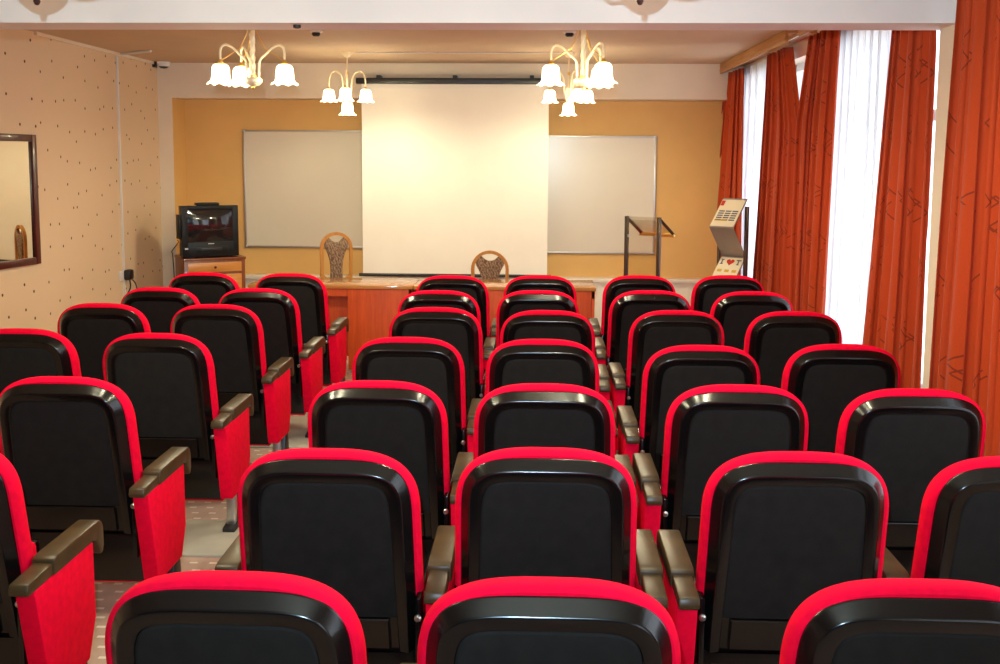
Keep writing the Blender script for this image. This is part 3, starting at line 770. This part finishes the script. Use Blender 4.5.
b.tube([(0, -.008, TZ-.09), (0, -.02, TZ-.09)], .006, 8); b.build('knob', M['mahogany'], dr)
dd = MB().box(-w+.035, w-.035, -.008, .02, .10, TZ-.16, .003).build('door', M['drawer'], e)
MB().box(-w+.05, -w+.065, -.02, -.006, .30, .38, .004).build('handle', M['mahogany'], dd)
MB().box(-w+.01, w-.01, .01, D-.01, 0, .045).build('plinth', M['black'], e)

tw = .262
tc = cc + Vector((-sin(ang), cos(ang), 0))*.03 + Vector((cos(ang), sin(ang), 0))*(-.03)
th = at(207, 205.5, Y=tc.y).z - TZ
e = empty('television', (tc.x, tc.y, TZ), ang, 'black box-shaped tube television with video slot on the wooden cabinet', 'television')
# housing: front frame plus tapered rear
cs = MB(); prof = [(0, tw, .012, th), (.02, tw, .012, th), (.16, tw*.985, .012, th-.005), (.34, tw*.72, .03, th*.83), (.42, tw*.60, .05, th*.72)]
vs = []
for y, x, z0, z1 in prof: vs += [(-x, y, z0), (x, y, z0), (x, y, z1), (-x, y, z1)]
fs = [(i*4+j, i*4+(j+1) % 4, (i+1)*4+(j+1) % 4, (i+1)*4+j) for i in range(len(prof)-1) for j in range(4)] + [(16, 17, 18, 19)]
cs.add(vs, fs); cs.build('housing', M['tv'], e)
bz = MB(); sx, sz0, sz1 = tw-.055, .155, th-.04
bz.box(-tw, -sx, -.02, .002, .012, th, .006); bz.box(sx, tw, -.02, .002, .012, th, .006); bz.box(-sx-.01, sx+.01, -.02, .002, sz1, th, .006); bz.box(-sx-.01, sx+.01, -.02, .002, .012, sz0, .006)
bez_ = bz.build('bezel', M['tv'], e)
g = MB(); nx, nz = 16, 12; vs = []
for j in range(nz+1):
    for i in range(nx+1):
        u, v = i/nx*2-1, j/nz*2-1
        vs.append((u*(sx+.002), -.004-.020*(1-u*u)*(1-.5*v*v)-.012*(1-v*v), (sz0+sz1)/2+v*(sz1-sz0+.004)/2))
g.add(vs, [(j*(nx+1)+i, j*(nx+1)+i+1, (j+1)*(nx+1)+i+1, (j+1)*(nx+1)+i) for j in range(nz) for i in range(nx)], True); g.build('screen', M['crt'], e)
MB().box(-.14, .165, -.024, -.018, .052, .112, .003).build('control_flap', M['tv'], e)
MB().box(-.09, .10, -.027, -.022, .070, .096, .002).build('video_slot', M['black'], e)
MB().box(-.028, .028, -.0225, -.019, .132, .139).build('badge', M['alu'], e)
MB().box(-.105, .105, .06, .20, th-.002, th+.022, .006).build('handle_bar', M['tv'], e)
MB().box(-tw-.018, -tw+.01, .05, .20, th*.36, th*.82, .006).build('speaker_grille', M['tv'], e)
for sxx in (-1, 1): MB().box(sxx*.18-.03, sxx*.18+.03, .02, .14, 0, .013, .002).build('foot', M['black'], e)
MB().box(-tw+.02, -tw+.05, -.022, -.019, .085, .10).build('power_button', M['alu'], e)
c0 = at(178, 240, Y=9.62); c1 = at(166, 256, Y=9.75)
o = MB().tube(bez([(c0.x+.02, 9.56, c0.z), (c0.x-.02, 9.68, c0.z-.03), (c1.x+.04, 9.80, c1.z+.04), (c1.x, 9.93, c1.z), (c1.x-.01, 9.985, c1.z-.25), (c1.x-.01, 9.985, .15)], 30), .005, 6).build('power_cord', M['black'])
tag(o, 'black cord running down behind the television cabinet', 'cord')

# wall socket with plug
p = at(122, 275.5, X=XL)
e = empty('wall_socket', (XL, p.y, p.z), 0, 'white wall socket with a black plug on the speckled left wall', 'socket')
MB().box(0, .014, -.075, .045, -.045, .045, .005).build('faceplate', M['white_plastic'], e)
MB().box(.012, .075, .0, .10, -.045, .05, .016).build('plug', M['black'], e)
MB().tube(bez([(.05, .05, -.04), (.05, .06, -.12), (.03, .02, -.2), (.03, .05, -.35), (.02, .02, -.6)], 24), .006, 6).build('plug_cord', M['black'], e)
MB().tube(bez([(.05, .07, -.03), (.06, .16, -.10), (.05, .22, -.22), (.03, .24, -.5)], 20), .005, 6).build('plug_cord', M['black'], e)

# mirror on the angled part of the left wall
far = at(42, 198, X=XL+.02)
s0 = (YJ - far.y)/cos(ANG) + .0
zt, zb_ = at(40, 135, X=XL).z, at(42, 263, X=XL).z
def wallpt(s, off=0): return Vector((XL - sin(ANG)*s + cos(ANG)*off, YJ - cos(ANG)*s - sin(ANG)*off, 0))
q = wallpt(.06)
e = empty('wall_mirror', (q.x, q.y, zb_), -ANG, 'tall mahogany-framed mirror on the left wall at the picture edge', 'mirror')
L = .62; h = zt-zb_; f = MB(); k = .054
f.box(0, .03, -k, 0, 0, h, .005); f.box(0, .03, -L, -L+k, 0, h, .005); f.box(0, .03, -L+k, -k, 0, k, .005); f.box(0, .03, -L+k, -k, h-k, h, .005)
f.build('frame', M['mahogany'], e)
MB().box(.004, .012, -L+k-.005, -k+.005, k-.005, h-k+.005).build('mirror_glass', M['mirror'], e)

# lectern of metal tubes and clear acrylic
YL = 8.75; la = radians(-33)
pl = at(627, 216, Y=YL); pr = at(657.5, 217, Y=YL)
W_ = .31; H_ = pl.z
e = empty('lectern', (pl.x, YL, 0), la, 'slim metal lectern with a clear sloping top in front of the right whiteboard', 'lectern')
t = .015
for x in (0, W_):
    MB().box(x-t, x+t, -t, t, .02, H_, .002).build('post', M['darksteel'], e)
    MB().tube([(x, 0, H_-.012), (x, .29, H_-.165)], .018, 4).build('slope_arm', M['darksteel'], e)
    MB().box(x-t, x+t, -.12, .26, 0, .025, .002).build('foot', M['darksteel'], e)
MB().box(-t, W_+t, .265, .30, H_-.185, H_-.155, .003).build('book_stop', M['gold'], e)  # gold stands in for the warm light caught on this bar
pn = MB(); pn.add([(0, .005, H_-.008), (W_, .005, H_-.008), (W_, .285, H_-.156), (0, .285, H_-.156), (0, .005, H_-.002), (W_, .005, H_-.002), (W_, .285, H_-.150), (0, .285, H_-.150)],
       [(0, 1, 2, 3), (7, 6, 5, 4), (0, 4, 5, 1), (1, 5, 6, 2), (2, 6, 7, 3), (3, 7, 4, 0)]); pn.build('sloping_top', M['acrylic'], e)
MB().box(t, W_-t, -.004, .004, .30, H_-.03).build('front_panel', M['acrylic'], e)
for x in (t+.006, W_-t-.006):
    for z in (H_-.17, .45): MB().box(x-.012, x+.012, -.012, .012, z-.014, z+.014, .003).build('panel_clip', M['steel'], e)
MB().box(0, W_, -.01, .01, .08, .10).build('cross_bar', M['darksteel'], e)

# zig-zag magazine rack
YR = 8.0; ra = radians(-42)
hp = at(737, 199, Y=YR); lo = at(721, 227, Y=YR); mi = at(733, 257, Y=YR)
e = empty('magazine_rack', (at(734.5, 240, Y=YR).x, YR, 0), ra, 'folding zig-zag magazine rack of grey metal standing by the far curtains', 'magazine rack')
zz = [hp.z, lo.z, mi.z, mi.z-(hp.z-lo.z), mi.z-(hp.z-mi.z), .35, .12]
yy = [.0, -.20, .0, -.20, .0, -.20, 0]
RW = .108
TR = []
for i in range(len(zz)-1):
    a_, b_ = Vector((0, yy[i], zz[i])), Vector((0, yy[i+1], zz[i+1])); d = (b_-a_); nrm = Vector((0, -d.z, d.y)).normalized()
    if nrm.z < 0: nrm = -nrm
    th_ = .006; vs = []
    for off in (0, th_):
        for x, p in ((-RW, a_), (RW, a_), (RW, b_), (-RW, b_)): vs.append((x, p.y+nrm.y*off, p.z+nrm.z*off))
    MB().add(vs, [(0, 1, 2, 3), (7, 6, 5, 4), (0, 4, 5, 1), (1, 5, 6, 2), (2, 6, 7, 3), (3, 7, 4, 0)]).build('tray', M['sheetmetal'], e)
    TR.append((a_, b_, nrm))
MB().box(RW+.001, RW+.029, -.045, -.020, .02, zz[0]-.055, .002).build('post', M['darksteel'], e)
MB().box(-RW-.022, -RW-.002, -.045, -.020, .02, zz[0]-.30, .002).build('post', M['darksteel'], e)
MB().box(-RW-.03, RW+.03, -.20, .16, 0, .022, .004).build('base', M['darksteel'], e)
RM = Matrix.Translation(e.location) @ Matrix.Rotation(ra, 4, 'Z')
def leaflet(tray, x0, x1, s0, s1, name, label, parts, lift=.008):
    """sheet lying on a tray: s along the tray from its top edge"""
    a_, b_, nrm = TR[tray]; d = (b_-a_); Lt = d.length; d.normalize()
    root = a_ + nrm*lift
    o = empty(name, (0, 0, 0), 0, label, 'leaflet', 'leaflets on the magazine rack')
    Mx = RM @ Matrix((( 1, 0, 0, root.x), (0, -d.y, nrm.y, root.y), (0, -d.z, nrm.z, root.z), (0, 0, 0, 1)))
    o.matrix_world = Mx
    MB().box(x0, x1, -s1*Lt, -s0*Lt, 0, .003).build('sheet', M['paper'], o)
    for nm, mat, polys in parts(Lt):
        m_ = MB()
        for po in polys: m_.prism(po, .0028, .0042, 'z')
        m_.build(nm, M[mat], o)
def rect(x0, x1, y0, y1): return [(x0, y0), (x1, y0), (x1, y1), (x0, y1)]
def news(Lt):
    rows = []
    for k in range(3):
        for j in range(5): rows.append(rect(-.085+k*.06, -.035+k*.06, -.13-j*.022-.012, -.13-j*.022))
    return [('text_block', 'ink', rows), ('picture', 'inkyellow', [rect(-.09, .02, -.235, -.22)]), ('heading', 'inkred', [rect(-.10, -.07, -.03-.05, -.03)])]
leaflet(0, -RW+.004, RW-.004, .06, .96, 'leaflet', 'printed sheet with columns of small text on the rack\'s top tray', news)
def heart(cx, cy, s):
    return [(cx + s*.06*16*sin(a)**3, cy + s*.06*(13*cos(a)-5*cos(2*a)-2*cos(3*a)-cos(4*a))) for a in [2*pi*i/28 for i in range(28)]]
def ilove(Lt):
    y0 = -.035; hh = .05
    I = [rect(-.082, -.072, y0-hh, y0), rect(-.090, -.064, y0-.008, y0), rect(-.090, -.064, y0-hh, y0-hh+.008)]
    T = [rect(.064, .074, y0-hh, y0), rect(.048, .090, y0-.010, y0), rect(.058, .080, y0-hh, y0-hh+.007)]
    pics = [rect(-.085+k*.065, -.045+k*.065, -.16, -.135) for k in range(3)]
    return [('letter', 'ink', I), ('heart', 'inkred', [heart(-.003, y0-.025, .036)]), ('letter', 'ink', T), ('picture', 'inkyellow', pics)]
leaflet(2, -RW+.004, RW-.004, .05, .97, 'leaflet', 'cream leaflet with letters and a red heart on the rack\'s lower tray', ilove)
